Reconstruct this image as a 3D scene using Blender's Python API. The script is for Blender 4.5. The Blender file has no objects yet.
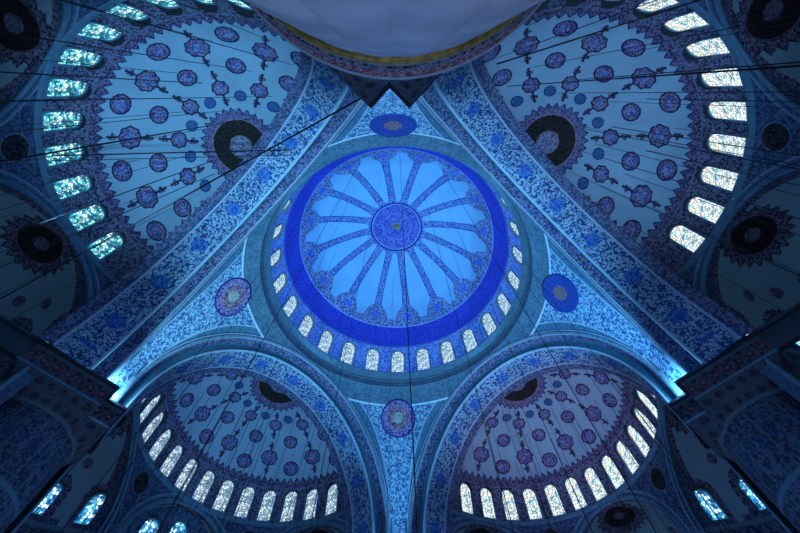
import bpy, bmesh, math, random
import numpy as np
from mathutils import Vector, Matrix
random.seed(7)
PI = math.pi
sc = bpy.context.scene
C = sc.collection

# ------------------------------------------------------------------ camera
F, TILT, ROLL, YAW, XC, YC, CX, CY = 360.09, 0.35517, -0.00749, 0.02143, 0.2842, -15.19857, 396.08, 227.54
ct, st = math.cos(TILT), math.sin(TILT)
fw = Vector((0, st, ct)); dn = Vector((0, ct, -st)); rt = Vector((1, 0, 0))
M3 = Matrix.Rotation(YAW, 3, 'Z')
fw, dn, rt = M3 @ fw, M3 @ dn, M3 @ rt
c_, s_ = math.cos(ROLL), math.sin(ROLL)
rt, dn = c_ * rt + s_ * dn, -s_ * rt + c_ * dn
cam_d = bpy.data.cameras.new('camera')
cam = bpy.data.objects.new('camera', cam_d); C.objects.link(cam)
R = Matrix((rt, -dn, -fw)).transposed().to_4x4()
R.translation = Vector((XC, YC, 1.6)); cam.matrix_world = R
cam_d.sensor_width = 36; cam_d.lens = F * 36 / 800
cam_d.shift_x = (400 - CX) / 800; cam_d.shift_y = (CY - 266.5) / 800
cam_d.clip_start = 0.02; cam_d.clip_end = 300
sc.camera = cam

# ------------------------------------------------------------------ world, lights, exposure
w = bpy.data.worlds.new('world'); sc.world = w; w.use_nodes = True
w.node_tree.nodes['Background'].inputs[0].default_value = (0.10, 0.28, 0.6, 1)
w.node_tree.nodes['Background'].inputs[1].default_value = 0.05
sc.view_settings.view_transform = 'Standard'; sc.view_settings.look = 'None'
sc.view_settings.gamma = 1; sc.view_settings.use_curve_mapping = False
sc.view_settings.exposure = 0.18

def lamp(name, loc, power, col, kind='POINT', size=.2, target=None, angle=120):
    d = bpy.data.lights.new(name, kind); d.energy = power; d.color = col
    d.shadow_soft_size = size
    o = bpy.data.objects.new(name, d); C.objects.link(o); o.location = loc
    if kind == 'SPOT':
        d.spot_size = math.radians(angle); d.spot_blend = .9
    if target is not None:
        o.rotation_euler = (Vector(target) - Vector(loc)).to_track_quat('-Z', 'Y').to_euler()
    return o

# floodlights on the four pier caps, shining up at the pendentives and the dome
for nm, (dx, dy), pw, pw2, col in (('top', (0, -1), 7500, 70, (.22, .64, 1)), ('left', (-1, 0), 8200, 420, (.24, .72, 1)),
                              ('right', (1, 0), 9600, 420, (.14, .56, 1)), ('bottom', (0, 1), 6300, 260, (.15, .58, 1))):
    lamp('flood_' + nm, (dx * 15.42, dy * 15.42, 16.85), pw, col, 'SPOT', .12, (dx * 2, dy * 2, 37), 92)
    lamp('flood_spill_' + nm, (dx * 15.40, dy * 15.40, 16.95), pw2, col, 'POINT', .1)
# fill lights added near the unseen chandelier ring under the main dome
for k in range(6):
    a = k * PI / 3 + .3
    lamp('chandelier_fill', (7.5 * math.cos(a), 7.5 * math.sin(a) + 1.5, 4.2), 260, (.22, .55, 1), 'POINT', .5)
# added fill: upward spots for the semi-domes, dim points for the exedrae
SEMI_LIGHT = {'UL': (7000, (.20, .60, 1)), 'UR': (4300, (.22, .56, 1)), 'LL': (3300, (.15, .50, 1)), 'LR': (3600, (.40, .52, 1))}
SIDE = {'UL': (-1, -1), 'UR': (1, -1), 'LL': (-1, 1), 'LR': (1, 1)}
for s, (pw, col) in SEMI_LIGHT.items():
    nx, ny = SIDE[s]; q = 2 ** -.5
    lamp('semi_dome_fill', (nx * q * 16.5, ny * q * 16.5, 12.5), pw, col, 'SPOT', .5, (nx * q * 17.2, ny * q * 17.2, 25), 92)
    lamp('exedra_fill', (nx * q * 17, ny * q * 17, 9), 170, col, 'POINT', .6)
# unseen fill light added to brighten the fluted pier
lamp('pier_fill', (.6, -12.0, 2.6), 95, (.60, .64, 1), 'POINT', .4)

# ------------------------------------------------------------------ materials
def nodes(name):
    m = bpy.data.materials.new(name); m.use_nodes = True
    nt = m.node_tree
    return m, nt, nt.nodes['Principled BSDF']
def N(nt, t, **kw):
    n = nt.nodes.new(t)
    for k, v in kw.items():
        if hasattr(n, k): setattr(n, k, v)
        else: n.inputs[k].default_value = v
    return n
def ramp(nt, src, stops, interp='LINEAR'):
    r = nt.nodes.new('ShaderNodeValToRGB'); r.color_ramp.interpolation = interp
    while len(r.color_ramp.elements) < len(stops): r.color_ramp.elements.new(.5)
    for e, (p, c) in zip(r.color_ramp.elements, stops):
        e.position = p; e.color = c if len(c) == 4 else (*c, 1)
    nt.links.new(src, r.inputs[0]); return r
def mix(nt, fac, a, b, bt='MIX'):
    n = nt.nodes.new('ShaderNodeMix'); n.data_type = 'RGBA'; n.blend_type = bt
    if isinstance(fac, (int, float)): n.inputs[0].default_value = fac
    else: nt.links.new(fac, n.inputs[0])
    for i, v in ((6, a), (7, b)):
        if isinstance(v, tuple): n.inputs[i].default_value = (*v, 1) if len(v) == 3 else v
        else: nt.links.new(v, n.inputs[i])
    return n.outputs[2]

def painted(name, scale=3.2, thr=.5, rough=.75, tone=(.45, .12, .2), tone_amt=.25, soft=.03):
    """plaster painted with arabesques: colour attributes 'paint' (ground colour, alpha = how much ornament) and 'ink' (its second colour)"""
    m, nt, b = nodes(name)
    pa = N(nt, 'ShaderNodeVertexColor'); pa.layer_name = 'paint'
    ik = N(nt, 'ShaderNodeVertexColor'); ik.layer_name = 'ink'
    tc = N(nt, 'ShaderNodeTexCoord')
    n1 = N(nt, 'ShaderNodeTexNoise', Scale=scale, Detail=1.5, Roughness=.5, Distortion=1.6)
    nt.links.new(tc.outputs['Object'], n1.inputs['Vector'])
    v1 = N(nt, 'ShaderNodeTexVoronoi', Scale=scale * 1.15); v1.feature = 'SMOOTH_F1'
    nt.links.new(tc.outputs['Object'], v1.inputs['Vector'])
    sn = N(nt, 'ShaderNodeMath'); sn.operation = 'MULTIPLY_ADD'; sn.inputs[1].default_value = -.38; sn.inputs[2].default_value = .16
    nt.links.new(v1.outputs['Distance'], sn.inputs[0])
    ad = N(nt, 'ShaderNodeMath'); ad.operation = 'ADD'
    nt.links.new(n1.outputs['Fac'], ad.inputs[0]); nt.links.new(sn.outputs[0], ad.inputs[1])
    r = ramp(nt, ad.outputs[0], [(thr - soft, (0, 0, 0)), (thr + soft, (1, 1, 1))])
    mk = N(nt, 'ShaderNodeMath'); mk.operation = 'MULTIPLY'
    nt.links.new(r.outputs[0], mk.inputs[0]); nt.links.new(pa.outputs['Alpha'], mk.inputs[1])
    base = mix(nt, mk.outputs[0], pa.outputs['Color'], ik.outputs['Color'])
    n2 = N(nt, 'ShaderNodeTexNoise', Scale=scale * 1.9, Detail=0)
    nt.links.new(tc.outputs['Object'], n2.inputs['Vector'])
    r2 = ramp(nt, n2.outputs['Fac'], [(.58, (0, 0, 0)), (.62, (1, 1, 1))])
    m2 = N(nt, 'ShaderNodeMath'); m2.operation = 'MULTIPLY'
    nt.links.new(r2.outputs[0], m2.inputs[0]); nt.links.new(pa.outputs['Alpha'], m2.inputs[1])
    m3 = N(nt, 'ShaderNodeMath'); m3.operation = 'MULTIPLY'; m3.inputs[1].default_value = tone_amt
    nt.links.new(m2.outputs[0], m3.inputs[0])
    col = mix(nt, m3.outputs[0], base, tone)
    n3 = N(nt, 'ShaderNodeTexNoise', Scale=.45, Detail=5)          # old plaster: soft cloudy wear
    nt.links.new(tc.outputs['Object'], n3.inputs['Vector'])
    r3 = ramp(nt, n3.outputs['Fac'], [(.3, (.9, .9, .9)), (.7, (1.04, 1.04, 1.04))])
    col = mix(nt, 1.0, col, r3.outputs[0], 'MULTIPLY')
    nt.links.new(col, b.inputs['Base Color'])
    b.inputs['Roughness'].default_value = rough
    b.inputs['Specular IOR Level'].default_value = .15
    return m

def plain(name, col, rough=.6, metal=0, noise=.15, scale=3):
    m, nt, b = nodes(name)
    tc = N(nt, 'ShaderNodeTexCoord')
    n = N(nt, 'ShaderNodeTexNoise', Scale=scale, Detail=4)
    nt.links.new(tc.outputs['Object'], n.inputs['Vector'])
    lo = tuple(c * (1 - noise) for c in col); hi = tuple(min(1, c * (1 + noise)) for c in col)
    r = ramp(nt, n.outputs['Fac'], [(.35, lo), (.65, hi)])
    nt.links.new(r.outputs[0], b.inputs['Base Color'])
    b.inputs['Roughness'].default_value = rough; b.inputs['Metallic'].default_value = metal
    return m

def pane_mat(name, tints, strength, scale=6.0, dark=.22):
    """stained glass lit by daylight outside: bright bits between dark plaster tracery"""
    m, nt, b = nodes(name)
    tc = N(nt, 'ShaderNodeTexCoord')
    v = N(nt, 'ShaderNodeTexVoronoi', Scale=scale); v.feature = 'F1'
    nt.links.new(tc.outputs['Object'], v.inputs['Vector'])
    e = N(nt, 'ShaderNodeTexVoronoi', Scale=scale); e.feature = 'DISTANCE_TO_EDGE'
    nt.links.new(tc.outputs['Object'], e.inputs['Vector'])
    sp = N(nt, 'ShaderNodeSeparateColor'); nt.links.new(v.outputs['Color'], sp.inputs[0])
    st_ = [((i + .01) / len(tints), t) for i, t in enumerate(tints)]
    r = ramp(nt, sp.outputs[0], st_, 'CONSTANT')
    k = ramp(nt, e.outputs['Distance'], [(.05, (dark * .7, dark * .8, dark)), (.13, (1, 1, 1))])
    col = mix(nt, 1.0, r.outputs[0], k.outputs[0], 'MULTIPLY')
    b.inputs['Base Color'].default_value = (.05, .08, .1, 1)
    b.inputs['Roughness'].default_value = .2
    nt.links.new(col, b.inputs['Emission Color']); b.inputs['Emission Strength'].default_value = strength
    return m

PAINT = painted('painted_plaster', 4.6, .5)
PAINT_FINE = painted('painted_plaster_fine', 6.6, .5, tone=(.55, .2, .35), tone_amt=.3)
PAINT_BOLD = painted('painted_plaster_bold', 5.2, .5, tone=(.03, .1, .55), tone_amt=.5)
MARBLE = plain('grey_marble', (.42, .40, .45), .5, 0, .2, 1.3)
GOLD = plain('gilded_band', (.42, .25, .05), .4, .3, .35, 9)
STONE_BLUE = plain('blue_grey_moulding', (.12, .23, .34), .6)
PALE_LINE = plain('pale_moulding', (.5, .62, .75), .6)
DARK_IRON = plain('dark_iron', (.012, .014, .02), .6, .3)
CARPET = plain('red_carpet', (.16, .05, .05), .95, 0, .4, 6)
WALL = plain('wall_stone', (.12, .17, .26), .9, 0, .3, 1.5)
LAMP_GLASS = plain('lamp_glass', (.7, .75, .8), .2)
G_COOL = pane_mat('glass_teal_daylight', [(.02, .12, .2), (.08, .5, .62), (.2, .85, .95), (.5, 1, 1), (.02, .25, .4), (.75, 1, 1)], 1.15)
G_WHITE = pane_mat('glass_white_daylight', [(.5, .8, .85), (1, 1, .9), (.85, 1, 1), (.35, .6, .7), (1, 1, 1), (.8, .75, .6)], 1.25, dark=.25)
G_PALE = pane_mat('glass_pale_blue_daylight', [(.25, .5, .9), (.5, .8, 1), (.7, .95, 1), (.2, .45, .8), (.8, 1, 1)], .95, dark=.2)
G_BLUE = pane_mat('glass_blue_daylight', [(.01, .08, .25), (.05, .4, .9), (.3, .8, 1), (.02, .2, .5), (.6, .95, 1)], 1.3, 4.5)
G_MIX = pane_mat('glass_silver_daylight', [(.3, .5, .7), (.6, .8, 1), (.8, .95, 1), (.15, .3, .5), (.7, .95, 1)], 1.0, dark=.15)

# ------------------------------------------------------------------ mesh helpers
def link(o, parent=None):
    C.objects.link(o)
    if parent is not None: o.parent = parent
    return o
def obj(name, me, parent=None, mat=None):
    if mat is not None and not me.materials: me.materials.append(mat)
    return link(bpy.data.objects.new(name, me), parent)
def tag(o, label, cat, group=None):
    o['label'] = label; o['category'] = cat
    if group: o['group'] = group
    return o
def struct(o): o['kind'] = 'structure'; return o
def empty(name, loc=(0, 0, 0), rz=0):
    o = bpy.data.objects.new(name, None); C.objects.link(o)
    o.location = loc; o.rotation_euler = (0, 0, rz); o.empty_display_size = .5
    return o

def mesh_np(name, co, faces, paint=None, ink=None, smooth=True):
    me = bpy.data.meshes.new(name)
    co = np.asarray(co, np.float32); faces = np.asarray(faces, np.int32)
    me.vertices.add(len(co)); me.vertices.foreach_set('co', co.ravel())
    n = faces.shape[1]
    me.loops.add(faces.size); me.loops.foreach_set('vertex_index', faces.ravel())
    me.polygons.add(len(faces)); me.polygons.foreach_set('loop_start', np.arange(len(faces), dtype=np.int32) * n)
    me.update(calc_edges=True)
    me.polygons.foreach_set('use_smooth', np.full(len(faces), smooth))
    for nm, arr in (('paint', paint), ('ink', ink)):
        if arr is None: continue
        a = me.color_attributes.new(nm, 'FLOAT_COLOR', 'POINT')
        arr = np.asarray(arr, np.float32)
        if arr.shape[1] == 3: arr = np.hstack([arr, np.ones((len(arr), 1), np.float32)])
        a.data.foreach_set('color', arr.ravel())
    me.validate()
    return me

def grid(name, A, B, P, color=None, keep=None, mat=None, closed=False):
    """grid over parameters A x B; P(a,b)->(N,3); color(a,b,xyz)->(paint(N,4), ink(N,3)); keep(a,b,xyz)->bool per vertex"""
    a, b = np.meshgrid(A, B, indexing='ij'); sh = a.shape
    a, b = a.ravel(), b.ravel(); xyz = P(a, b)
    idx = np.arange(a.size).reshape(sh)
    f = np.stack([idx[:-1, :-1], idx[1:, :-1], idx[1:, 1:], idx[:-1, 1:]], -1).reshape(-1, 4)
    if keep is not None:
        k = keep(a, b, xyz); f = f[k[f].all(1)]
        used = np.unique(f); remap = -np.ones(a.size, int); remap[used] = np.arange(len(used))
        f = remap[f]; a, b, xyz = a[used], b[used], xyz[used]
    pt, ik = color(a, b, xyz) if color else (None, None)
    me = mesh_np(name, xyz, f, pt, ik)
    if mat: me.materials.append(mat)
    return me

def tube_mesh(name, pts, r, n=8, closed=False):
    pts = [Vector(p) for p in pts]; bm = bmesh.new(); rings = []
    up0 = None
    for i, p in enumerate(pts):
        if closed: t = pts[(i + 1) % len(pts)] - pts[i - 1]
        else: t = pts[min(i + 1, len(pts) - 1)] - pts[max(i - 1, 0)]
        t.normalize()
        if up0 is None:
            up0 = t.orthogonal()
        u = (up0 - t * up0.dot(t)).normalized(); up0 = u; v = t.cross(u)
        rings.append([bm.verts.new(p + r * (math.cos(2 * PI * k / n) * u + math.sin(2 * PI * k / n) * v)) for k in range(n)])
    m = len(rings)
    for i in range(m if closed else m - 1):
        A_, B_ = rings[i], rings[(i + 1) % m]
        for k in range(n): bm.faces.new((A_[k], A_[(k + 1) % n], B_[(k + 1) % n], B_[k]))
    if not closed:
        bm.faces.new(rings[0][::-1]); bm.faces.new(rings[-1])
    for f in bm.faces: f.smooth = True
    me = bpy.data.meshes.new(name); bm.to_mesh(me); bm.free(); return me

def lathe(name, prof, n=96, rfun=None, center=(0, 0), a0=0, a1=2 * PI):
    full = abs(a1 - a0 - 2 * PI) < 1e-6
    A = np.linspace(a0, a1, n + 1)
    prof = np.array(prof, float)
    co = []
    for r, z in prof:
        rr = r if rfun is None else r * rfun(A, z)
        co.append(np.stack([center[0] + rr * np.cos(A), center[1] + rr * np.sin(A), z + 0 * A], -1))
    co = np.concatenate(co); m = n + 1
    f = []
    for i in range(len(prof) - 1):
        k = np.arange(n); f.append(np.stack([i * m + k, i * m + k + 1, (i + 1) * m + k + 1, (i + 1) * m + k], -1))
    me = mesh_np(name, co, np.concatenate(f))
    if full:
        bm = bmesh.new(); bm.from_mesh(me); bmesh.ops.remove_doubles(bm, verts=bm.verts, dist=1e-4); bm.to_mesh(me); bm.free()
    return me

def boxes_mesh(name, boxes):
    bm = bmesh.new()
    for (x0, y0, z0, x1, y1, z1) in boxes:
        r = bmesh.ops.create_cube(bm, size=1)
        for v in r['verts']:
            v.co = Vector(((x0 + x1) / 2 + v.co.x * (x1 - x0), (y0 + y1) / 2 + v.co.y * (y1 - y0), (z0 + z1) / 2 + v.co.z * (z1 - z0)))
    me = bpy.data.meshes.new(name); bm.to_mesh(me); bm.free(); return me

def V4(c, a): return np.array([*c, a], float)
class Paint:
    """little painter: start from a ground, lay regions over it"""
    def __init__(s, n, c, ink, al):
        s.p = np.tile(V4(c, al), (n, 1)); s.i = np.tile(np.array(ink, float), (n, 1))
    def put(s, m, c, ink=None, al=0.0):
        s.p[m] = V4(c, al)
        if ink is not None: s.i[m] = ink
    def out(s): return s.p, s.i

# pigments
FIELD = (.37, .48, .60); NAVY = (.018, .035, .14); PURP = (.035, .025, .07); INKP = (.30, .25, .36)
WHITE = (.62, .74, .85); MIDB = (.05, .16, .42); SMALT = (.012, .03, .50); BLACK = (.006, .008, .008); PINK = (.42, .22, .34)
BROWN = (.10, .075, .13)

# ------------------------------------------------------------------ arched window (frame with a deep reveal, and its pane)
def arch_outline(wd, ht, n=10):
    r = wd / 2; pts = [(-r, 0), (r, 0)]
    for k in range(n + 1):
        a = PI * k / n; pts.append((r * math.cos(a), ht - r + r * math.sin(a)))
    return pts
def window_meshes(wd, ht, border=.10, depth=.35, prefix=''):
    bm = bmesh.new()
    o, i = arch_outline(wd + 2 * border, ht + 2 * border), arch_outline(wd, ht)
    o = [(x, y - border) for x, y in o]
    vo = [bm.verts.new((x, -.06, y)) for x, y in o]; vi = [bm.verts.new((x, -.06, y)) for x, y in i]
    vb = [bm.verts.new((x, .03, y)) for x, y in o]; vr = [bm.verts.new((x, depth, y)) for x, y in i]
    n = len(o)
    for k in range(n):
        j = (k + 1) % n
        bm.faces.new((vo[k], vo[j], vi[j], vi[k])); bm.faces.new((vb[k], vb[j], vo[j], vo[k])); bm.faces.new((vi[k], vi[j], vr[j], vr[k]))
    fr = bpy.data.meshes.new(prefix + 'window_frame'); bm.to_mesh(fr); bm.free(); fr.materials.append(STONE_BLUE)
    bm = bmesh.new()
    bm.faces.new([bm.verts.new((x, depth - .03, y)) for x, y in i])
    bmesh.ops.solidify(bm, geom=bm.faces[:], thickness=.02)
    pn = bpy.data.meshes.new(prefix + 'window_pane'); bm.to_mesh(pn); bm.free()
    return fr, pn
def place_window(parent, fr, pn, pos, out, up, glass):
    """pos: middle of the sill; out: outward normal; up: direction of the jambs"""
    out = Vector(out).normalized(); up = Vector(up); up = (up - out * up.dot(out)).normalized()
    x = out.cross(up)
    M = Matrix((x, out, up)).transposed().to_4x4(); M.translation = Vector(pos)
    f = link(bpy.data.objects.new('window', fr), parent); f.matrix_local = M
    p = link(bpy.data.objects.new('pane', pn.copy() if False else pn), f)
    return f, p

# =================================================================== central dome
DA, DZ, DH = 11.75, 31.0, 12.0
def dome_P(az, e): return np.stack([DA * np.cos(e) * np.cos(az), DA * np.cos(e) * np.sin(az), DZ + DH * np.sin(e)], -1)
NWIN = 27; WAZ0 = PI / 2; RIB0 = math.radians(15.5)
def dome_color(az, e, P):
    d = np.degrees(e); n = len(d); r = DA * np.cos(e)
    c = Paint(n, (.05, .12, .62), (.40, .55, .95), 1)          # window zone, bright small flowers
    # scalloped field
    st = np.radians(22.5); k = (az - RIB0) / st; fr = np.abs(k - np.round(k)) * st      # angle from nearest rib
    arc = fr * r
    c.put(d > 15.9, (.03, .07, .45), (.45, .55, .9), 1)
    c.put((d > 17.0) & (d < 17.6), (.3, .4, .8))
    c.put((d >= 17.6) & (d < 29.0), SMALT, (.08, .14, .7), .55)
    c.put((d >= 29.0) & (d < 29.5), (.4, .5, .9))
    c.put(d >= 29.5, NAVY, (.30, .42, .8), 1)
    field = (d > 32.5 + 8.0 * np.exp(-(arc / 1.25) ** 4) + 1.2 * np.abs(np.sin(arc * 4.2))) & (d < 77)
    c.put(field, (.24, .47, .76), (.1, .3, .7), 0)
    rib_w = .30 + .10 * np.abs((d - 56) / 20) ** 2
    tip = (d > 68) & (arc < .22 + (d - 68) * .06)
    ribm = (arc < rib_w) | tip
    c.put(field & ribm, (.02, .05, .28), (.22, .38, .72), .95)
    c.put(field & (arc < rib_w + .07) & (arc > rib_w - .02) & ~tip, (.02, .05, .3))
    # boss where each rib meets the ring
    bo = (np.hypot(arc, (d - 35.5) * .2) < .42); c.put(bo, (.03, .08, .6), (.2, .4, .9), .5)
    rr = r
    c.put(rr < 3.35, (.02, .05, .30), (.22, .38, .72), .9); c.put((rr < 3.12) & (rr > 2.95), (.01, .02, .2))
    c.put(rr < 2.95, (.30, .42, .75)); c.put(rr < 2.85, (.012, .015, .30), (.20, .30, .75), .75)
    c.put((rr < 1.75) & (rr > 1.66), (.2, .3, .7))
    c.put(rr < .42, (.35, .40, .28), (.1, .2, .2), .5)
    return c.out()
WE0, WE1 = math.radians(1.2), math.radians(14.2)
def win_mask(ds, dh, w, h):                                  # True inside an arched opening
    r = w / 2
    return (np.abs(ds) < r) & (dh > 0) & ((dh < h - r) | (np.hypot(ds, dh - (h - r)) < r))
def dome_keep(az, e, P):
    st = 2 * PI / NWIN; k = (az - WAZ0) / st; ds = (k - np.round(k)) * st * DA
    return ~win_mask(ds, (e - WE0) * 12.0, 1.34, 2.95)
dome = empty('central_dome')
tag(dome, 'great bright blue central dome with radiating ribs, a blue script ring and small arched windows', 'dome')
obj('dome_shell', grid('dome_shell', np.linspace(-PI, PI, 1001), np.radians(np.concatenate([np.linspace(0, 80, 330), np.linspace(80.3, 90, 30)])), dome_P, dome_color, dome_keep, PAINT_FINE), dome)
fr, pn = window_meshes(1.30, 2.9, .06, .22, 'drum_'); pn.materials.append(G_PALE)
for k in range(NWIN):
    a = WAZ0 + 2 * PI * k / NWIN; o = np.array([math.cos(a), math.sin(a), 0])
    e0, e1 = WE0, WE1
    p0 = dome_P(np.array([a]), np.array([e0]))[0]; p1 = dome_P(np.array([a]), np.array([e1]))[0]
    up = Vector(p1 - p0).normalized(); out = Vector((math.cos(a), math.sin(a), 0)); out = (out - up * out.dot(up)).normalized()
    place_window(dome, fr, pn, p0, out, up, G_PALE)
# finial ring in the centre of the dome and drum mouldings
obj('hanging_boss', lathe('hanging_boss', [(.0, 42.45), (.16, 42.5), (.3, 42.7), (.34, 42.9), (.2, 43.0)], 24), dome, GOLD)
obj('script_ring_moulding', lathe('script_ring_moulding', [(DA * math.cos(math.radians(d)) - q, DZ + DH * math.sin(math.radians(d)) - q * .4) for d, q in ((17.0, .0), (17.1, .09), (17.5, .09), (17.6, 0))], 160), dome, plain('blue_moulding', (.06, .12, .55), .6))
cor = lathe('drum_cornice', [(11.72, 30.2), (11.5, 30.3), (11.42, 30.5), (11.3, 30.6), (11.3, 30.78), (11.55, 30.85), (11.8, 30.98)], 160)
obj('drum_cornice', cor, dome, STONE_BLUE)
def drum_color(az, z, P):
    c = Paint(len(az), (.06, .12, .18), (.16, .24, .30), .6)
    c.put((z > 29.12) & (z < 29.24), (.4, .5, .6)); c.put((z > 29.95) & (z < 30.05), (.36, .48, .6))
    return c.out()
obj('drum_band', grid('drum_band', np.linspace(-PI, PI, 361), np.linspace(29.02, 30.25, 20), lambda a, z: np.stack([11.72 * np.cos(a), 11.72 * np.sin(a), z], -1), drum_color, None, PAINT), dome)

# =================================================================== pendentives
ZS = 18.33; NF = 11.68; RS = 15.83; RF = 10.70
def frame2(dx, dy): return np.array([dx, dy]), np.array([-dy, dx])
rot = {'top': -PI / 2, 'left': PI, 'right': 0.0, 'bottom': PI / 2}
CAPZ = 16.62
def pend_P(ps, t):                                            # ps azimuth from the corner direction; t 0..1 from the arch edge up to the drum
    psi = PI / 4 - np.abs(ps); u = NF * np.tan(psi)
    zlow = np.where(u < RF, ZS + np.sqrt(np.maximum(RF ** 2 - u ** 2, 0)), CAPZ)
    z = zlow + (29.06 - zlow) * t
    r = np.sqrt(RS ** 2 - np.maximum(z - ZS, 0) ** 2)
    return np.stack([r * np.cos(ps), r * np.sin(ps), z], -1)
RE = .58
def pend_color(ps, t, P):
    n = len(ps); c = Paint(n, (.03, .12, .30), (.38, .58, .76), 1)
    A = (P[:, 0] + P[:, 1]) * 2 ** -.5; B = (P[:, 0] - P[:, 1]) * 2 ** -.5
    z = P[:, 2] - ZS
    rad = np.minimum(np.hypot(B, np.maximum(z, 0)) , 99); rad2 = np.hypot(A, np.maximum(z, 0))
    dist = (NF - np.maximum(A, B)) * 1.0                        # distance from the nearer arch edge
    # B is the offset along arch A (normal A), and the other way round
    zz = P[:, 2]
    bw = .55 * np.clip((zz - 19.5) / 7, .25, 1)
    c.put(dist < bw, (.05, .14, .25), (.14, .28, .40), .6)
    c.put((dist < bw + .04) & (dist > bw - .03), (.4, .52, .66)); c.put((dist < .10), (.28, .40, .52), (.5, .6, .7), .5)
    c.put((dist < .16) & (dist > .10), (.03, .06, .16))
    c.put((zz > 27.9), (.05, .13, .21), (.17, .28, .36), .6); c.put((zz > 27.8) & (zz < 27.93), WHITE)
    return c.out()
def roundel_mesh(style):
    # spherical patch standing 5 cm off the pendentive, centred on the corner axis
    R0 = 1.62
    def P(a, r):
        x = r * np.cos(a); y = r * np.sin(a)                  # x along the horizontal, y up the meridian
        e = RE + y / RS; az = x / (RS * np.cos(RE)); rr = RS - .06 + .05 * (r > R0 * .985)
        return np.stack([rr * np.cos(e) * np.cos(az), rr * np.cos(e) * np.sin(az), ZS + rr * np.sin(e)], -1)
    def col(a, r, X):
        if style == 'dark':
            c = Paint(len(a), (.012, .05, .30), (.02, .09, .38), .5)
            w = np.abs(np.sin(a * 4 + r * 5)) * .9
            c.put((r < .62) & (w > .35), (.40, .20, .10), (.15, .1, .15), .6); c.put(r > 1.5, (.02, .06, .25))
        else:
            c = Paint(len(a), (.035, .02, .20), (.42, .30, .55), 1)
            c.put(r < 1.05, (.06, .03, .15), (.5, .28, .3), 1); c.put(r < .45, (.30, .28, .25), (.6, .6, .55), .8)
            c.put(r > 1.52, (.02, .03, .18))
            c.put((r > 1.05) & (r < 1.12), (.35, .35, .6))
        return c.out()
    return grid('roundel', np.linspace(0, 2 * PI, 97), np.linspace(.001, R0, 34), P, col, None, PAINT_FINE)
q_ = PI / 4 - math.atan(RF / NF)
ps = np.unique(np.concatenate([np.linspace(-PI / 4, -q_, 170), np.linspace(-q_, q_, 12), np.linspace(q_, PI / 4, 170)]))
pend_me = grid('pendentive_shell', ps, np.linspace(0, 1, 190), pend_P, pend_color, None, PAINT)
r_dark, r_pat = roundel_mesh('dark'), roundel_mesh('pattern')
PL = {'top': 'blue pendentive with a dark blue roundel, right beside the fluted marble pier',
      'left': 'blue pendentive with a purple patterned roundel, left of the central dome',
      'right': 'blue pendentive with a dark blue gold-lettered roundel, right of the central dome',
      'bottom': 'blue pendentive with a purple and orange roundel, between the two lower semi-domes'}
for k, a in rot.items():
    t = empty('pendentive', (0, 0, 0), a); tag(t, PL[k], 'pendentive', 'pendentives under the central dome')
    obj('painted_shell', pend_me, t)
    obj('roundel', r_dark if k in ('top', 'right') else r_pat, t)

# =================================================================== four great arches
# profile along the soffit: (n, r) from the nave side outwards
PROF = [(NF, RF + .0), (NF - .05, RF + .02), (NF - .05, RF - .10), (NF + .04, RF - .13), (NF + .06, RF - .2), (12.58, 10.42), (12.60, 10.38),
        (12.62, 9.98), (12.56, 9.96), (12.56, 9.86), (12.66, 9.84), (12.7, 9.84), (14.78, 9.66), (14.80, 9.60), (14.86, 9.60), (14.88, 9.66), (15.46, 9.62), (15.5, 9.7), (15.5, 13.6)]
def arch_surface():
    P_ = np.array(PROF); seg = np.hypot(*np.diff(P_, axis=0).T); S = np.concatenate([[0], np.cumsum(seg)])
    s = [];
    for i in range(len(P_) - 1):
        m = max(1, int(seg[i] / .06)) if i < len(P_) - 2 else 4
        s += list(np.linspace(S[i], S[i + 1], m, endpoint=False))
    s.append(S[-1]); s = np.array(s)
    nn = np.interp(s, S, P_[:, 0]); rr = np.interp(s, S, P_[:, 1])
    T = np.linspace(-.18, 1.18, 560)
    def P(t, k):
        k = k.astype(int); r = rr[k]; n = nn[k]
        al = PI * np.clip(t, 0, 1); drop = np.where(t < 0, t, np.where(t > 1, 1 - t, 0)) / .18 * (ZS - CAPZ + .1)
        return np.stack([r * np.cos(al), n, ZS + r * np.sin(al) + drop], -1)        # local: x = along, y = outward
    def col(t, k, X):
        k = k.astype(int); n = nn[k]; r = rr[k]; L = t * PI * 10
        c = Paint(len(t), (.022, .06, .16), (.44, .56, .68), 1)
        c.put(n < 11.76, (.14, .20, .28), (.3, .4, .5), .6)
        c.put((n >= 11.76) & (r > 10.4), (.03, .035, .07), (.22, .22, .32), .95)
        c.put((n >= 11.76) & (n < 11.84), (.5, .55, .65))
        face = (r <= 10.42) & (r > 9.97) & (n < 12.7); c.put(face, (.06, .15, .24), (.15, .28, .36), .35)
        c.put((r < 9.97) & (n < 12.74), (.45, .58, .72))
        body = (n > 12.74) & (n < 14.77)
        # big rosettes along the floral band
        kk = (L - PI * 5) / 3.6; dd = np.hypot((kk - np.round(kk)) * 3.6, n - 13.7)
        c.put(body & (dd < .52), (.02, .08, .36), (.12, .28, .6), .85)
        c.put((n > 14.62) & (n < 14.72), (.5, .6, .75))
        c.put((n >= 14.77), (.05, .07, .13), (.30, .28, .38), .85)
        return c.out()
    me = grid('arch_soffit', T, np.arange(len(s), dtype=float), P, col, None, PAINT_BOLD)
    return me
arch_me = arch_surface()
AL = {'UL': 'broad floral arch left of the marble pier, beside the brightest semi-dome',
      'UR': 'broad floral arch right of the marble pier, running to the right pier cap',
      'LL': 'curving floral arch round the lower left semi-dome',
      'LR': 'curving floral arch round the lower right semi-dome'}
SROT = {s: math.atan2(ny, nx) - PI / 2 for s, (nx, ny) in SIDE.items()}       # local +y = outward
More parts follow.
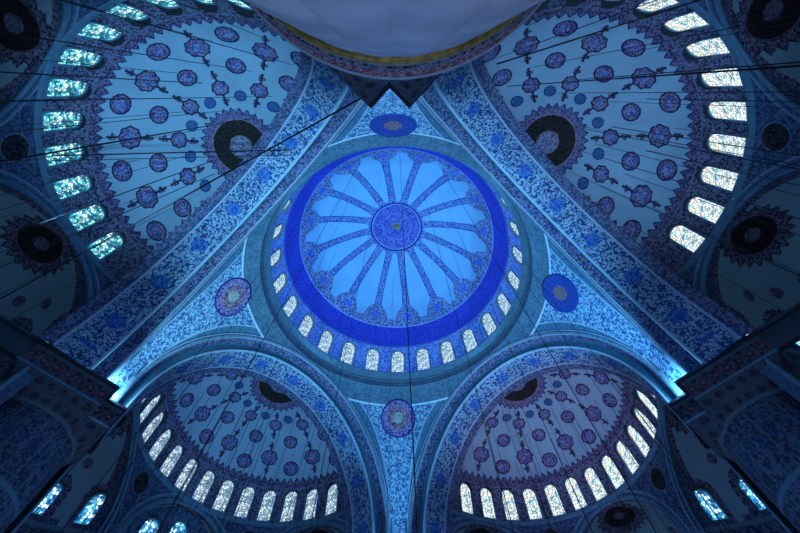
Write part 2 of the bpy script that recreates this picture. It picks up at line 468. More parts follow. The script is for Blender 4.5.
for s in SIDE:
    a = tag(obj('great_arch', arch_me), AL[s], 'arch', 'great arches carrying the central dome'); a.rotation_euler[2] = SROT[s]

# =================================================================== semi-domes (local: x along the arch, y outward)
N0, RU, RN, ZL, RZ, SH = 13.85, 10.1, 10.77, 22.27, 7.1, 2.55
def semi_P(th, e):
    return np.stack([RU * np.cos(e) * np.cos(th), N0 + SH * (1 - np.cos(e)) + RN * np.cos(e) * np.sin(th), ZL + RZ * np.sin(e)], -1)
COLW = math.radians(15.25); TH0 = math.radians(91.5)
SW_W, SW_H, SW_E0 = 1.06, 2.62, math.radians(.8)
SW_ST = math.radians(11.4)
def semi_color(th, e, P):
    d = np.degrees(e); n = len(d)
    c = Paint(n, (.022, .03, .07), (.25, .26, .38), 1)
    arcm = 10.4
    tooth = np.abs(((np.degrees(th) / 3.8) % 1) - .5) * 2
    fld = d > 24.0 + 3.2 * tooth ** .8
    c.put((d > 21.6) & (d < 22.1), (.22, .25, .4)); c.put((d > 22.1) & ~fld, PURP, (.24, .19, .34), 1)
    c.put(fld, FIELD, FIELD, 0)
    tooth2 = np.abs(((np.degrees(th) / 3.8 + .5) % 1) - .5) * 2
    edge = fld & (d < 25.0 + 3.2 * tooth ** .8); c.put(edge, NAVY)
    k = np.round((th - TH0) / COLW); dt = th - TH0 - k * COLW; odd = (k.astype(int) % 2) == 1
    r_h = 10.4 * np.cos(e)
    def at(e0, th_w=None): return dt * r_h, (d - e0) * .165
    def blob(mask, e0, r, lobes=8, amp=.07, kind='disc', squash=1):
        x, y = at(e0); rad = np.hypot(x, y); an = np.arctan2(y, x)
        R_ = r * (1 + amp * np.cos(lobes * an))
        m = mask & (rad < R_)
        if kind == 'small':
            c.put(m, (.035, .11, .30), (.10, .22, .45), .5); c.put(m & (rad > R_ - .09), (.02, .05, .16)); return
        c.put(m, (.06, .045, .19), INKP, 1); c.put(m & (rad < r * .45), (.05, .08, .30), (.4, .4, .65), .8)
        c.put(m & (rad > R_ - .11), (.015, .012, .06))
        if kind == 'cart':
            for sg in (-1, 1):
                yy = y - sg * (r + .42); mm = mask & (np.hypot(x, yy) < .24 * (1 + .2 * np.cos(3 * np.arctan2(yy, x)))); c.put(mm, PURP, INKP, .6)
                mm = mask & (np.abs(x) < .07) & (np.abs(y) < r + .85) & (np.abs(y) >= r); c.put(mm, PURP)
                yy = y - sg * (r + .75); mm = mask & (np.hypot(x, yy) < .11); c.put(mm, PURP)
    blob(fld & ~odd, 39.5, .80, 8, .055, 'cart'); blob(fld & ~odd, 60.5, .62, 8, .06, 'cart')
    blob(fld & odd, 33.8, .74, 12, .015); blob(fld & odd, 50.2, .68, 12, .015); blob(fld & odd, 65.0, .44, 8, .02, 'small')
    # crown medallion, round in plan
    x, y = P[:, 0], P[:, 1] - (N0 + SH); rad = np.hypot(x, y); an = np.arctan2(y, x)
    top = d > 55; spk = 2.42 + .34 * np.abs(((an / (2 * PI) * 30) % 1) - .5) * 2
    c.put(top & (rad < spk + .12), (.02, .02, .09)); c.put(top & (rad < spk), (.07, .06, .22), INKP, 1)
    c.put(top & (rad < 2.08), (.45, .25, .35)); c.put(top & (rad < 2.0), (.010, .013, .010), (.035, .033, .018), .45)
    c.put(top & (rad < .86), (.30, .25, .30)); c.put(top & (rad < .78), (.13, .12, .22), (.42, .40, .55), 1)
    # fringe along the arch
    yy = P[:, 1]; t2 = np.abs(((np.degrees(e) / 4.2) % 1) - .5) * 2
    c.put((yy < 15.75 + .3 * t2) & (d < 62), PURP, INKP, 1)
    c.put(yy < 15.55, (.04, .06, .14), (.3, .3, .4), .6)
    return c.out()
def semi_keep(th, e, P):
    k = np.round((th - PI / 2) / SW_ST); ds = (th - PI / 2 - k * SW_ST) * 10.4
    hole = win_mask(ds, (e - SW_E0) * 7.6, SW_W + .04, SW_H + .04) & (np.abs(k) <= 6)
    return (P[:, 1] > 15.45) & ~hole
semi_me = grid('semi_dome_shell', np.radians(np.linspace(-90, 270, 1240)), np.radians(np.concatenate([np.linspace(0, 72, 320), np.linspace(72.4, 90, 48)])), semi_P, semi_color, semi_keep, PAINT_FINE)
def th_ring(name, prof, th0, th1, n=180):                    # moulding following the ledge ellipse; prof = (inward offset, z)
    T = np.radians(np.linspace(th0, th1, n)); pr = np.array(prof)
    def P(t, k):
        k = k.astype(int); off = pr[k, 0]
        return np.stack([(RU - off) * np.cos(t), N0 + (RN - off) * np.sin(t), pr[k, 1]], -1)
    return grid(name, T, np.arange(len(pr), dtype=float), P)
ledge_me = th_ring('ledge_moulding', [(0, 22.34), (.10, 22.32), (.16, 22.24), (.10, 22.18), (.12, 22.10), (.06, 22.02), (0, 22.0)], 5, 175); ledge_me.materials.append(STONE_BLUE)
sfr, spn_base = window_meshes(SW_W, SW_H - .05, .12, .04, 'semi_')

# ---- exedrae below each semi-dome
EX_R, EX_ZC, EX_H, EX_D = 4.7, 17.15, 4.75, 1.9
EX_TH = (30, 90, 150)
def wall_xy(th, out=0): return (RU + out) * np.cos(th), N0 + (RN + out) * np.sin(th)
def arc_len(dth): return dth * 10.45
def wall_P(th, z):
    x, y = wall_xy(th); return np.stack([x, y, z], -1)
def ex_dist(th, z):
    best = None
    for t0 in EX_TH:
        x = arc_len(th - math.radians(t0)); q = np.where(z > EX_ZC, np.hypot(x, (z - EX_ZC) * EX_R / EX_H), np.abs(x))
        best = q if best is None else np.minimum(best, q)
    return best - EX_R
def wall_color(th, z, P):
    d = ex_dist(th, z); c = Paint(len(th), (.03, .06, .14), (.13, .22, .36), .8)
    c.put(d < .52, (.08, .16, .26), (.2, .3, .4), .4); c.put((d < .56) & (d > .47), (.3, .42, .52)); c.put((d < .16), (.25, .36, .46))
    c.put((d < .3) & (d > .24), (.02, .05, .12))
    for t0 in (60, 120):
        x = arc_len(th - math.radians(t0)); q = np.hypot(x, z - 20.9)
        c.put(q < .80, (.25, .30, .40)); c.put(q < .74, (.006, .008, .012), (.12, .12, .12), .35)
    c.put(z < 16.4, (.07, .12, .20), (.13, .2, .3), .6)
    return c.out()
wall_me = grid('semi_dome_wall', np.radians(np.linspace(1, 179, 560)), np.concatenate([np.linspace(9, 22.2, 210)]), wall_P, wall_color, lambda th, z, P: ex_dist(th, z) > 0, PAINT)
corn_prof = [(0, 17.0), (.30, 16.95), (.36, 16.8), (.26, 16.62), (.14, 16.5), (0, 16.4)]
def ex_rim(t0):                                               # moulded edge of an exedra opening
    pts = []
    for k in range(-6, 49):
        if k < 0: x, z = EX_R, EX_ZC + k * 1.3
        else:
            a = PI * k / 48; x, z = EX_R * math.cos(a), EX_ZC + EX_H * math.sin(a)
        th = math.radians(t0) - x / 10.45; X, Y = wall_xy(th); pts.append((X, Y, z))
    for k in range(1, 7): 
        th = math.radians(t0) + EX_R / 10.45; X, Y = wall_xy(th); pts.append((X, Y, EX_ZC - k * 1.3))
    return pts
EXC = {t0: None for t0 in EX_TH}
def ex_frame(t0):
    t = math.radians(t0); X, Y = wall_xy(t); o = np.array([math.cos(t), math.sin(t)]); return np.array([X, Y]), o, np.array([o[1], -o[0]])
REX = 10.45
def depth0(x): return np.sqrt(np.maximum(REX ** 2 - x ** 2, 0)) - REX      # the round wall falls back from its chord
def ex_dome_P(be, e):                                         # local: x tangent, y outward, measured from the wall
    x = EX_R * np.cos(e) * np.sin(be); y = EX_D + EX_R * np.cos(e) * np.cos(be); return np.stack([x, y, EX_ZC + EX_H * np.sin(e)], -1)
EWS = math.radians(27.5); EW_W, EW_H, EW_E0 = 1.0, 1.95, math.radians(4)
VW_Y, VW_A = .55, .06        # a window in each flank of the vault too
def ex_paint(P, d, be, vault, a=None):
    n = len(P); c = Paint(n, FIELD, FIELD, 0)
    x, y = P[:, 0], P[:, 1] - EX_D; rad = np.hypot(x, y); an = np.arctan2(y, x)
    if not vault:
        k = np.clip(np.round((be - EWS / 2) / EWS), -3, 2); ds = (be - EWS / 2 - k * EWS) * EX_R * .93; dh = (d - 4) * PI / 180 * EX_H
        rr_ = np.maximum(np.hypot(ds, np.maximum(dh - EW_H + .5, 0)), np.abs(ds)) - .5
        tooth = .12 * np.abs(np.sin(dh * 7 + ds * 9))
        c.put((rr_ < .42 + tooth) & (dh < EW_H + .5), (.02, .02, .08)); c.put((rr_ < .34 + tooth) & (dh < EW_H + .4), (.05, .045, .16), INKP, 1)
        c.put(d < 4, (.03, .05, .12), (.2, .25, .4), .8)
        # small round ornaments at mid height
        k2 = np.round(be / EWS); q = np.hypot((be - k2 * EWS) * EX_R * .75, (d - 44) * .082); c.put(q < .34, (.05, .04, .14), INKP, .9)
    else:
        al_ = (np.minimum(a, PI - a) - VW_A) * 4.72; ds = P[:, 1] - VW_Y
        rr_ = np.maximum(np.hypot(ds, np.maximum(al_ - EW_H + .5, 0)), np.abs(ds)) - .5
        c.put((rr_ < .40) & (al_ < EW_H + .5), (.05, .045, .16), INKP, 1)
        c.put(y < -EX_D + .18, (.04, .07, .15), (.2, .25, .4), .6)
        c.put((y < -EX_D + .42) & (y >= -EX_D + .18), PURP, INKP, 1)
    top = P[:, 2] > EX_ZC + 3.4
    spk = 1.62 + .34 * np.abs(((an / (2 * PI) * 20) % 1) - .5) * 2
    c.put(top & (rad < spk + .09), (.02, .015, .06)); c.put(top & (rad < spk), PURP, INKP, 1)
    c.put(top & (rad < 1.32), (.22, .14, .2)); c.put(top & (rad < 1.26), (.012, .010, .014), (.06, .035, .03), .35)
    c.put(top & (rad < .46), (.10, .08, .14), (.3, .25, .35), .8)
    return c.out()
def ex_keep(be, e, P):
    k = np.round((be - EWS / 2) / EWS); ds = (be - EWS / 2 - k * EWS) * EX_R * .95
    return ~(win_mask(ds, (e - EW_E0) * EX_H, EW_W + .03, EW_H + .03) & (k >= -3) & (k <= 2))
ex_dome_me = grid('exedra_dome', np.radians(np.linspace(-90, 90, 220)), np.radians(np.linspace(0, 90, 120)), ex_dome_P, lambda b, e, P: ex_paint(P, np.degrees(e), b, False), ex_keep, PAINT_FINE)
def ex_vault_P(a, t):
    x = EX_R * np.cos(a); y0 = depth0(x) - .02; return np.stack([x, y0 + (EX_D - y0) * t, EX_ZC + EX_H * np.sin(a)], -1)
ex_vault_me = grid('exedra_vault', np.linspace(0, PI, 190), np.linspace(0, 1, 44), ex_vault_P, lambda a, t, P: ex_paint(P, None, None, True, a), lambda a, t, P: ~(win_mask(P[:, 1] - VW_Y, (np.minimum(a, PI - a) - VW_A) * 4.72, EW_W + .03, EW_H + .03)), PAINT_FINE)
def ex_wall_prof(name, z0, z1, nz, color, mat):
    S = np.concatenate([np.linspace(-1, -.5, 8, endpoint=False), np.linspace(-.5, .5, 60), np.linspace(.5, 1, 9)[1:]])
    def P(s, z):
        be = np.clip(s, -.5, .5) * PI; x = EX_R * np.sin(be); y = EX_D + EX_R * np.cos(be)
        f = np.clip((np.abs(s) - .5) / .5, 0, 1); y0 = depth0(EX_R) - .02
        return np.stack([x, np.where(f > 0, EX_D + (y0 - EX_D) * f, y), z], -1)
    return grid(name, S, np.linspace(z0, z1, nz), P, color, None, mat)
def exw_color(s, z, P):
    c = Paint(len(s), (.06, .11, .20), (.15, .24, .34), .7); c.put(z > 16.2, (.03, .05, .12), (.2, .25, .4), .8)
    c.put((z > 16.85), (.2, .3, .38)); c.put((z > 15.9) & (z < 16.0), (.2, .3, .38)); c.put(z < 14.5, (.04, .12, .15), (.08, .2, .22), .5)
    return c.out()
ex_wall_me = ex_wall_prof('exedra_wall', 0.0, EX_ZC, 160, exw_color, PAINT)
efr, epn = window_meshes(EW_W, EW_H, .08, .15, 'exedra_'); epn.materials.append(G_BLUE)
TY = .75
TWX = ((-2.15, 17.2, 20.4), (0, 17.2, 21.1), (2.15, 17.2, 20.4))
def tym_hole(x, z):
    m = np.zeros(len(x), bool)
    for wx, z0, z1 in TWX: m |= win_mask(x - wx, z - z0, 1.34, z1 - z0 + .04)
    return m
def tym_color(x, z, P):
    c = Paint(len(x), (.05, .12, .26), (.2, .36, .5), .8)
    for wx, z0, z1 in TWX: c.put(win_mask(x - wx, z - z0 + .2, 1.8, z1 - z0 + .5), (.03, .05, .14), (.25, .3, .5), 1)
    return c.out()
tym_me = grid('tympanum', np.linspace(-4.8, 4.8, 150), np.linspace(9, 22.0, 200), lambda x, z: np.stack([x, TY + 0 * x, z], -1), tym_color,
              lambda x, z, P: (np.hypot(x, np.maximum(z - EX_ZC, 0)) < EX_R + .12) & ~tym_hole(x, z), PAINT)
SEMI_L = {'UL': 'bright blue semi-dome with teal windows, left of the marble pier',
          'UR': 'blue semi-dome with brilliant white windows, right of the marble pier',
          'LL': 'lower left semi-dome seen through its curving arch, with pale teal windows',
          'LR': 'greyish lavender lower right semi-dome with white windows'}
EX_LAB = {('UL', 90): 'shadowy exedra with a dark crown medallion, beyond the upper left row of teal windows',
          ('UR', 90): 'shadowy exedra with a dark crown medallion, beyond the upper right row of white windows',
          ('LL', 90): 'small blue exedra under the row of windows of the lower left semi-dome',
          ('LR', 90): 'small blue exedra under the row of windows of the lower right semi-dome'}
WALLN = {'UL': 'wall_upper_left', 'UR': 'wall_upper_right', 'LL': 'wall_lower_left', 'LR': 'wall_lower_right'}
for s in SIDE:
    glass = {'UL': G_COOL, 'UR': G_WHITE, 'LL': G_MIX, 'LR': G_WHITE}[s]
    t = empty('semi_dome', (0, 0, 0), SROT[s]); tag(t, SEMI_L[s], 'semi-dome', 'semi-domes around the central dome')
    obj('semi_dome_shell', semi_me, t); obj('ledge_moulding', ledge_me, t)
    spn = spn_base.copy(); spn.materials.append(glass)
    for k in range(-6, 7):
        th = PI / 2 + k * SW_ST
        p0 = semi_P(np.array([th]), np.array([SW_E0]))[0]; p1 = semi_P(np.array([th]), np.array([SW_E0 + .35]))[0]
        up = Vector(p1 - p0).normalized(); out = Vector((math.cos(th) / RU, math.sin(th) / RN, 0)).normalized()
        p0 = Vector(p0) - out * .09 + up * .02
        place_window(t, sfr, spn, p0, out, up, glass)
    wo = struct(obj(WALLN[s], wall_me)); wo.rotation_euler[2] = SROT[s]
    for t0 in EX_TH:
        cen, o, tg = ex_frame(t0)
        ang = SROT[s]; R2 = np.array([[math.cos(ang), -math.sin(ang)], [math.sin(ang), math.cos(ang)]])
        cw = R2 @ cen
        e = empty('exedra', (cw[0], cw[1], 0), SROT[s] + math.radians(t0) - PI / 2)
        if t0 == 90: lab = EX_LAB[(s, 90)]
        else:
            toward = {('UL', 30): 'left', ('UL', 150): 'top', ('UR', 30): 'top', ('UR', 150): 'right',
                      ('LL', 30): 'bottom', ('LL', 150): 'left', ('LR', 30): 'right', ('LR', 150): 'bottom'}[(s, t0)]
            lab = {'UL': 'upper left', 'UR': 'upper right', 'LL': 'lower left', 'LR': 'lower right'}[s] + ' side exedra with blue windows, next to the ' + \
                {'top': 'marble pier at the top', 'left': 'left pier cap', 'right': 'right pier cap', 'bottom': 'lowest pier'}[toward]
        tag(e, lab, 'exedra', 'exedrae opening below the semi-domes')
        if s == 'LL' and t0 == 90:                            # this one is closed by a wall with three tall windows
            e['label'] = 'blue arched recess with three tall windows under the lower left semi-dome'; e['category'] = 'recess'; e.name = 'window_recess'; del e['group']
            obj('tympanum', tym_me, e); obj('vault', ex_vault_me, e)
            for wx, z0, z1 in TWX:
                f1, p1_ = window_meshes(1.30, z1 - z0, .08, .2, 'tympanum_'); p1_.materials.append(G_BLUE)
                place_window(e, f1, p1_, (wx, TY, z0), (0, 1, 0), (0, 0, 1), G_BLUE)
            rim = [(float((np.array([X, Y]) - cen) @ tg), float((np.array([X, Y]) - cen) @ o), z) for (X, Y, z) in ex_rim(t0)]
            obj('arch_rim', tube_mesh('recess_rim', rim, .11, 8), e, STONE_BLUE)
            continue
        obj('dome_shell', ex_dome_me, e); obj('vault', ex_vault_me, e); obj('lower_wall', ex_wall_me, e)
        for sg in (-1, 1):
            def vp(al): return Vector((sg * EX_R * math.cos(al), VW_Y, EX_ZC + EX_H * math.sin(al)))
            p0 = vp(VW_A); p1 = vp(VW_A + EW_H / 4.72)
            place_window(e, efr, epn, p0, (sg, 0, 0), p1 - p0, G_BLUE)
        for k in range(-3, 3):
            be = EWS / 2 + k * EWS
            p0 = ex_dome_P(np.array([be]), np.array([EW_E0]))[0]; p1 = ex_dome_P(np.array([be]), np.array([EW_E0 + EW_H / EX_H]))[0]
            up = Vector(p1 - p0).normalized()
            place_window(e, efr, epn, p0, (math.sin(be), math.cos(be), 0), up, G_BLUE)
        # rim: back to this exedra's own frame
        rim = []
        for (X, Y, z) in ex_rim(t0):
            v = np.array([X, Y]) - cen; rim.append((v @ tg, v @ o, z))
        rm = bpy.data.meshes.get('exedra_rim_%d' % t0) or tube_mesh('exedra_rim_%d' % t0, rim, .11, 8)
        obj('arch_rim', rm, e, STONE_BLUE)
    cm = bpy.data.meshes.get('springing_cornice')
    if cm is None:
        cm = th_ring('springing_cornice', corn_prof, 0, 7)
        cm.materials.append(STONE_BLUE)

# =================================================================== piers
def prism(name, poly, z0, z1, chamfer=0):
    bm = bmesh.new(); a = [bm.verts.new((x, y, z0)) for x, y in poly]; b = [bm.verts.new((x, y, z1)) for x, y in poly]
    n = len(poly)
    for k in range(n): bm.faces.new((a[k], a[(k + 1) % n], b[(k + 1) % n], b[k]))
    bm.faces.new(a[::-1]); bm.faces.new(b)
    bmesh.ops.recalc_face_normals(bm, faces=bm.faces[:])
    me = bpy.data.meshes.new(name); bm.to_mesh(me); bm.free(); return me
q = 2 ** -.5
def AB(A, B): return ((A + B) * q, (-A + B) * q)             # pier frame: x = corner axis, A/B = distances along the two arch normals
def cap_poly(inner, notch, outer, m=1):
    return [AB(inner, notch), AB(notch, notch), AB(notch, inner), AB(outer, inner), AB(outer, outer), AB(inner, outer)]
PC, PR = 18.1, 2.42                                          # pier centre distance and radius
def poly_radial(poly, n):                                    # resample a polygon by angle around the pier centre
    out = []
    P_ = [Vector((x - PC, y)) for x, y in poly]
    for k in range(n):
        a = 2 * PI * k / n; d = Vector((math.cos(a), math.sin(a))); best = 0
        for i in range(len(P_)):
            p, r_ = P_[i], P_[(i + 1) % len(P_)]; e = r_ - p; den = d.x * e.y - d.y * e.x
            if abs(den) < 1e-9: continue
            t = (p.x * e.y - p.y * e.x) / den; u = (p.x * d.y - p.y * d.x) / den
            if t > 0 and -1e-6 <= u <= 1 + 1e-6: best = max(best, t)
        out.append(best)
    return np.array(out)
NPOL = 240
rp = poly_radial(cap_poly(9.95, 11.05, 15.3), NPOL); rp = np.append(rp, rp[0])
def capital_P(a, z):
    k = np.round(a / (2 * PI) * NPOL).astype(int); f = np.clip((z - 14.3) / (15.4 - 14.3), 0, 1) ** .8
    r = PR * (1 - f) + rp[k] * f
    return np.stack([PC + r * np.cos(a), r * np.sin(a), z], -1)
def capital_color(a, z, P):
    c = Paint(len(a), (.09, .11, .15), (.13, .15, .2), .5)
    k = a / (2 * PI) * 30; kz = (z - 14.3) / .55; row = np.floor(kz)
    k = k + .5 * (row % 2); d = np.hypot((k - np.round(k)) * .6, (kz - row - .5) * .62)
    c.put(d < .17, (.045, .035, .06), (.13, .08, .12), .7)
    c.put(z < 14.42, (.16, .2, .28))
    return c.out()
capital_me = grid('capital', np.linspace(0, 2 * PI, NPOL + 1), np.linspace(14.3, 15.4, 50), capital_P, capital_color, None, PAINT)
cap_top = prism('cap_top', cap_poly(9.84, 10.90, 15.45), 16.50, CAPZ); cap_low = prism('cap_low', cap_poly(9.94, 11.05, 15.33), 15.38, 15.46)
def frieze_mesh():
    pl = [Vector(p) for p in cap_poly(9.97, 11.08, 15.3)]; pts = []; S = [0]
    for i in range(len(pl)):
        a, b = pl[i], pl[(i + 1) % len(pl)]; m = max(2, int((b - a).length / .07))
        for k in range(m): pts.append(a.lerp(b, k / m)); 
    pts.append(pl[0]); X = np.array([[p.x, p.y] for p in pts]); L = np.concatenate([[0], np.cumsum(np.hypot(*np.diff(X, axis=0).T))])
    def P(i, z): i = i.astype(int); return np.stack([X[i, 0], X[i, 1], z], -1)
    def col(i, z, Q):
        l = L[i.astype(int)]; c = Paint(len(i), (.08, .07, .09), (.15, .12, .15), .6)
        k = l / .62; d = np.hypot((k - np.round(k)) * .62, z - 15.9)
        k2 = k + .5; d2 = np.minimum(np.hypot((k2 - np.round(k2)) * .62, z - 15.6), np.hypot((k2 - np.round(k2)) * .62, z - 16.2))
        c.put(d < .21, (.05, .02, .04), (.22, .08, .10), .8); c.put(d < .07, (.25, .2, .25)); c.put(d2 < .12, (.04, .03, .07))
        c.put((z < 15.52) | (z > 16.29), (.12, .16, .22)); return c.out()
    return grid('cap_frieze', np.arange(len(X), dtype=float), np.linspace(15.45, 16.47, 20), P, col, None, PAINT)
frieze_me = frieze_mesh()
def shaft_color(a, z, P):
    c = Paint(len(a), (.02, .04, .08), (.08, .14, .22), .9)
    d = np.degrees(a); k = (d / 15) % 1
    c.put((np.abs(k - .5) > .46), (.14, .22, .32))
    zz = (z / 2.9) % 1; c.put(np.abs(zz - .5) > .47, (.12, .20, .30))
    kk = np.hypot((k - .5) * .66, (zz - .5) * 2.9); c.put((kk < .24), (.02, .04, .14), (.08, .15, .3), .6)
    return c.out()
shaft_me = grid('painted_shaft', np.linspace(0, 2 * PI, 361), np.linspace(7.7, 14.42, 170), lambda a, z: np.stack([PC + PR * np.cos(a), PR * np.sin(a), z], -1), shaft_color, None, PAINT)
NL = 30
def flute(A, z): return 1 + (.026 if z < 6.6 else .010) * (np.abs(np.cos((A - PI + .1) * NL / 2)) ** .3 - 1)
flu_me = lathe('fluted_marble', [(2.75, 0), (2.75, .4), (2.62, .6), (2.58, .8), (2.54, 3), (2.50, 5), (2.46, 6.4), (2.45, 6.8), (2.44, 7.02)], 720, flute, (PC, 0)); flu_me.materials.append(MARBLE)
def ring_me(nm, prof): return lathe(nm, prof, 180, None, (PC, 0))
rg_gold = ring_me('gilded_ring', [(2.40, 6.98), (2.46, 6.98), (2.51, 7.03), (2.53, 7.20), (2.51, 7.22)])
rg_blue = ring_me('blue_ring', [(2.51, 7.22), (2.56, 7.24), (2.575, 7.36), (2.55, 7.38)])
def redc(a, z, P):
    c = Paint(len(a), (.34, .05, .07), (.55, .45, .5), .9); return c.out()
rg_red = grid('red_ring', np.linspace(0, 2 * PI, 181), np.linspace(0, 1, 9), lambda a, t: np.stack([PC + (2.555 + .10 * t) * np.cos(a), (2.555 + .10 * t) * np.sin(a), 7.38 + .28 * t], -1), redc, None, painted('red_ring_paint', 16, .5, tone=(.05, .06, .2), tone_amt=.7))
rg_pale = ring_me('pale_ring', [(2.655, 7.66), (2.685, 7.67), (2.69, 7.73), (2.65, 7.76), (2.4, 7.8)])
BLUEBAND = painted('blue_ring_paint', 18, .5, tone=(.4, .3, .1), tone_amt=.5)
def ring_attr(me, base, ink):
    n = len(me.vertices)
    for nm, c_ in (('paint', (*base, 1)), ('ink', (*ink, 1))):
        a = me.color_attributes.new(nm, 'FLOAT_COLOR', 'POINT'); a.data.foreach_set('color', np.tile(np.array(c_, np.float32), n))
ring_attr(rg_blue, (.02, .04, .16), (.3, .4, .6)); rg_blue.materials.append(BLUEBAND)
PIERL = {'top': 'huge fluted pale marble pier with gold and red ring, close overhead at the top',
         'left': 'round painted pier in shadow at the lower left, under its dark cap',
         'right': 'round painted pier in shadow at the lower right, under its dark cap',
         'bottom': 'pier between the two lower semi-domes, only its cap near the picture edge'}
# beams that run outwards from the caps at springing level
beam = boxes_mesh('springing_beam', [(9.84, 15.45, 16.50, 10.3, 19.2, 16.62), (9.97, 15.3, 15.46, 10.3, 19.1, 16.46)])
def beam_xf(me, swap):
    m2 = me.copy(); 
    for v in m2.vertices:
        A, B = (v.co.x, v.co.y) if not swap else (v.co.y, v.co.x); x, y = AB(A, B); v.co.x, v.co.y = x, y
    return m2
bm1, bm2 = beam_xf(beam, False), beam_xf(beam, True)
for k, a in rot.items():
    t = empty('pier', (0, 0, 0), a); tag(t, PIERL[k], 'pier', 'great piers of the hall')
    t.location = (0, 0, 0)
    obj('fluted_marble', flu_me, t); obj('painted_shaft', shaft_me, t); obj('capital', capital_me, t); obj('cap_frieze', frieze_me, t)
    obj('cap_lower_slab', cap_low, t, STONE_BLUE); obj('cap_slab', cap_top, t, plain('cap_stone', (.05, .06, .09), .7) if k == 'top' else bpy.data.materials['cap_stone'])
    obj('gilded_ring', rg_gold, t, GOLD); obj('blue_ring', rg_blue, t); obj('red_ring', rg_red, t); obj('pale_ring', rg_pale, t, PALE_LINE)
    if k == 'top':
        for ch_ in t.children:
            if ch_.name.split('.')[0] in ('fluted_marble', 'gilded_ring', 'blue_ring', 'red_ring', 'pale_ring'):
                ch_.scale = (1.06, 1.06, 1.03); ch_.location = (-.92, .30, 0)
    obj('springing_beam', bm1, t, bpy.data.materials['cap_stone']); obj('springing_beam', bm2, t, bpy.data.materials['cap_stone'])

# floodlights: small housings on the cap notches
fl_bowl = lathe('floodlight_bowl', [(.02, .0), (.06, .01), (.09, .05), (.10, .12), (.08, .12), (.06, .06), (.02, .04)], 20)
for k, a in rot.items():
    t = empty('floodlight', (15.5 * math.cos(a), 15.5 * math.sin(a), 16.64), a)
    tag(t, {'top': 'small floodlight on the cap beside the marble pier', 'left': 'small floodlight on the left pier cap, brightening the arch foot',
            'right': 'small floodlight on the right pier cap, brightening the arch foot', 'bottom': 'small floodlight on the cap of the lowest pier'}[k], 'floodlight', 'floodlights on the pier caps')
    obj('reflector_bowl', fl_bowl, t, DARK_IRON)
    obj('bracket', tube_mesh('bracket', [(0, 0, .02), (0.06, 0, 0), (.16, 0, -.005)], .018, 6), t, DARK_IRON)

# =================================================================== hanging cables
def ceil_z(x, y):
    r = math.hypot(x, y)
    if r < 11.4: return DZ + DH * math.sqrt(max(0, 1 - (r / DA) ** 2)) - .02
    for s, (nx, ny) in SIDE.items():
        n = (x * nx + y * ny) * q; u = (-x * ny + y * nx) * q
        if n > 15.2:
            best = None
            for ed in range(5, 90):
                e = math.radians(ed); cn = N0 + SH * (1 - math.cos(e)); ins = (u / (RU * math.cos(e))) ** 2 + ((n - cn) / (RN * math.cos(e))) ** 2
                if ins > 1: break
                best = ZL + RZ * math.sin(e)
            return best
        if n > 12.9 and abs(u) < 9: return ZS + math.sqrt(9.72 ** 2 - u * u) + .02
    return None
CABZ = 3.0
def cable(x, y, r, lab, z0=CABZ):
    z1 = ceil_z(x, y)
    if z1 is None or math.hypot(x - XC, y - YC) < 4.6: return None
    o = obj('lamp_cable', tube_mesh('lamp_cable', [(x, y, z0), (x, y, z1)], r, 6), None, DARK_IRON)
    return tag(o, lab, 'cable', 'thin cables hanging from the domes')
REG = {'UL': 'upper left semi-dome', 'UR': 'upper right semi-dome', 'LL': 'lower left semi-dome', 'LR': 'lower right semi-dome'}
cnt = 0
for ring_r, m in ((9.6, 15), (6.6, 9)):
    for k in range(m):
        a = 2 * PI * (k + .37) / m; cable(ring_r * math.cos(a), ring_r * math.sin(a), .011, 'thin dark lamp cable hanging straight down from the ribbed central dome')
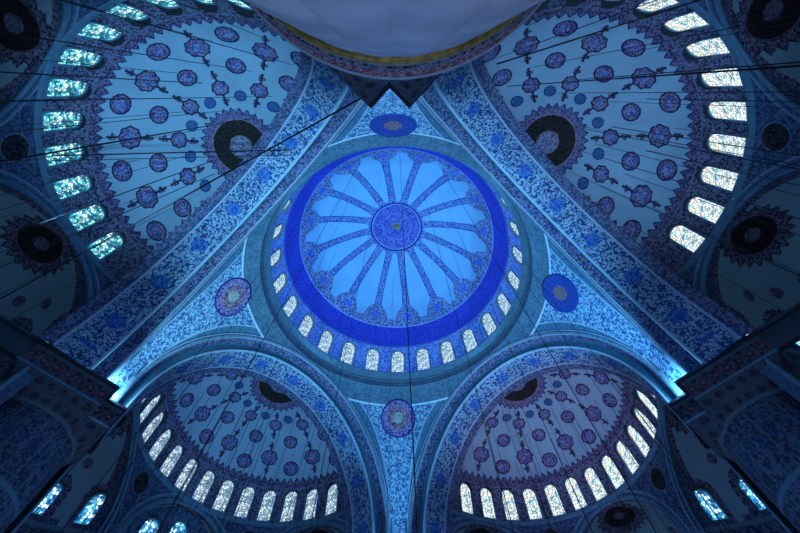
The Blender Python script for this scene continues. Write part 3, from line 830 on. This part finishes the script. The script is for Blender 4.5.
for s, (nx, ny) in SIDE.items():
    pts = [(u, n) for n in (16.6, 18.6, 20.6) for u in (-7.5, -5, -2.5, 0, 2.5, 5, 7.5)] + [(u, 22.3) for u in (-4.4, -1.6, 1.6, 4.4)]
    for u, n in pts:
        u += random.uniform(-.5, .5); n += random.uniform(-.5, .5)
        x, y = (nx * n - ny * u) * q, (ny * n + nx * u) * q
        thick = random.random() < .2
        cable(x, y, .024 if thick else .014, 'thin dark lamp cable hanging straight down from the ' + REG[s])
# the one heavy cable beside the marble pier
def to_z(u, v, z):
    d = fw + rt * ((u - CX) / F) + dn * ((v - CY) / F); return Vector((XC, YC, 1.6)) + d * ((z - 1.6) / d.z)
def wire(name, pts, r, lab, grp=None):
    return tag(obj(name, tube_mesh(name, pts, r, 6), None, DARK_IRON), lab, 'cable', grp)
wire('heavy_cable', [to_z(363, 97, 16.5), to_z(-25, 313, 17.2)], .035, 'thick dark cable slanting across the upper left floral arch and semi-dome')
wire('tie_wire', [to_z(291, 150, 27.3), to_z(-5, 157, 22.0)], .04, 'upper of two straight wires crossing the upper left semi-dome')
wire('tie_wire', [to_z(291, 155, 27.3), to_z(0, 162, 22.0)], .025, 'lower of two straight wires crossing the upper left semi-dome')
wire('tie_wire', [to_z(497, 64, 16.9), to_z(706, -2, 21.8)], .03, 'slanting dark wire crossing the top of the upper right semi-dome')

# chandelier ring under the dome (below the picture, where the cables end)
ch = empty('chandelier', (0, 1.5, 0)); tag(ch, 'wide iron lamp ring hanging low under the central dome', 'chandelier')
for rr_ in (9.6, 6.6):
    obj('iron_ring', tube_mesh('iron_ring', [(rr_ * math.cos(2 * PI * k / 64), rr_ * math.sin(2 * PI * k / 64) - 1.5, CABZ) for k in range(64)], .04, 6, True), ch, DARK_IRON)

# =================================================================== floor and outer walls
me = boxes_mesh('floor', [(-40, -40, -.2, 40, 40, 0)]); struct(obj('floor', me, None, CARPET))
W_ = 29.0
for nm, bx in (('wall_outer_left', (-W_ - .4, -W_, 0, -W_, W_, 32)), ('wall_outer_right', (W_, -W_, 0, W_ + .4, W_, 32)),
               ('wall_outer_top', (-W_, -W_ - .4, 0, W_, -W_, 32)), ('wall_outer_bottom', (-W_, W_, 0, W_, W_ + .4, 32))):
    struct(obj(nm, boxes_mesh(nm, [bx]), None, WALL))
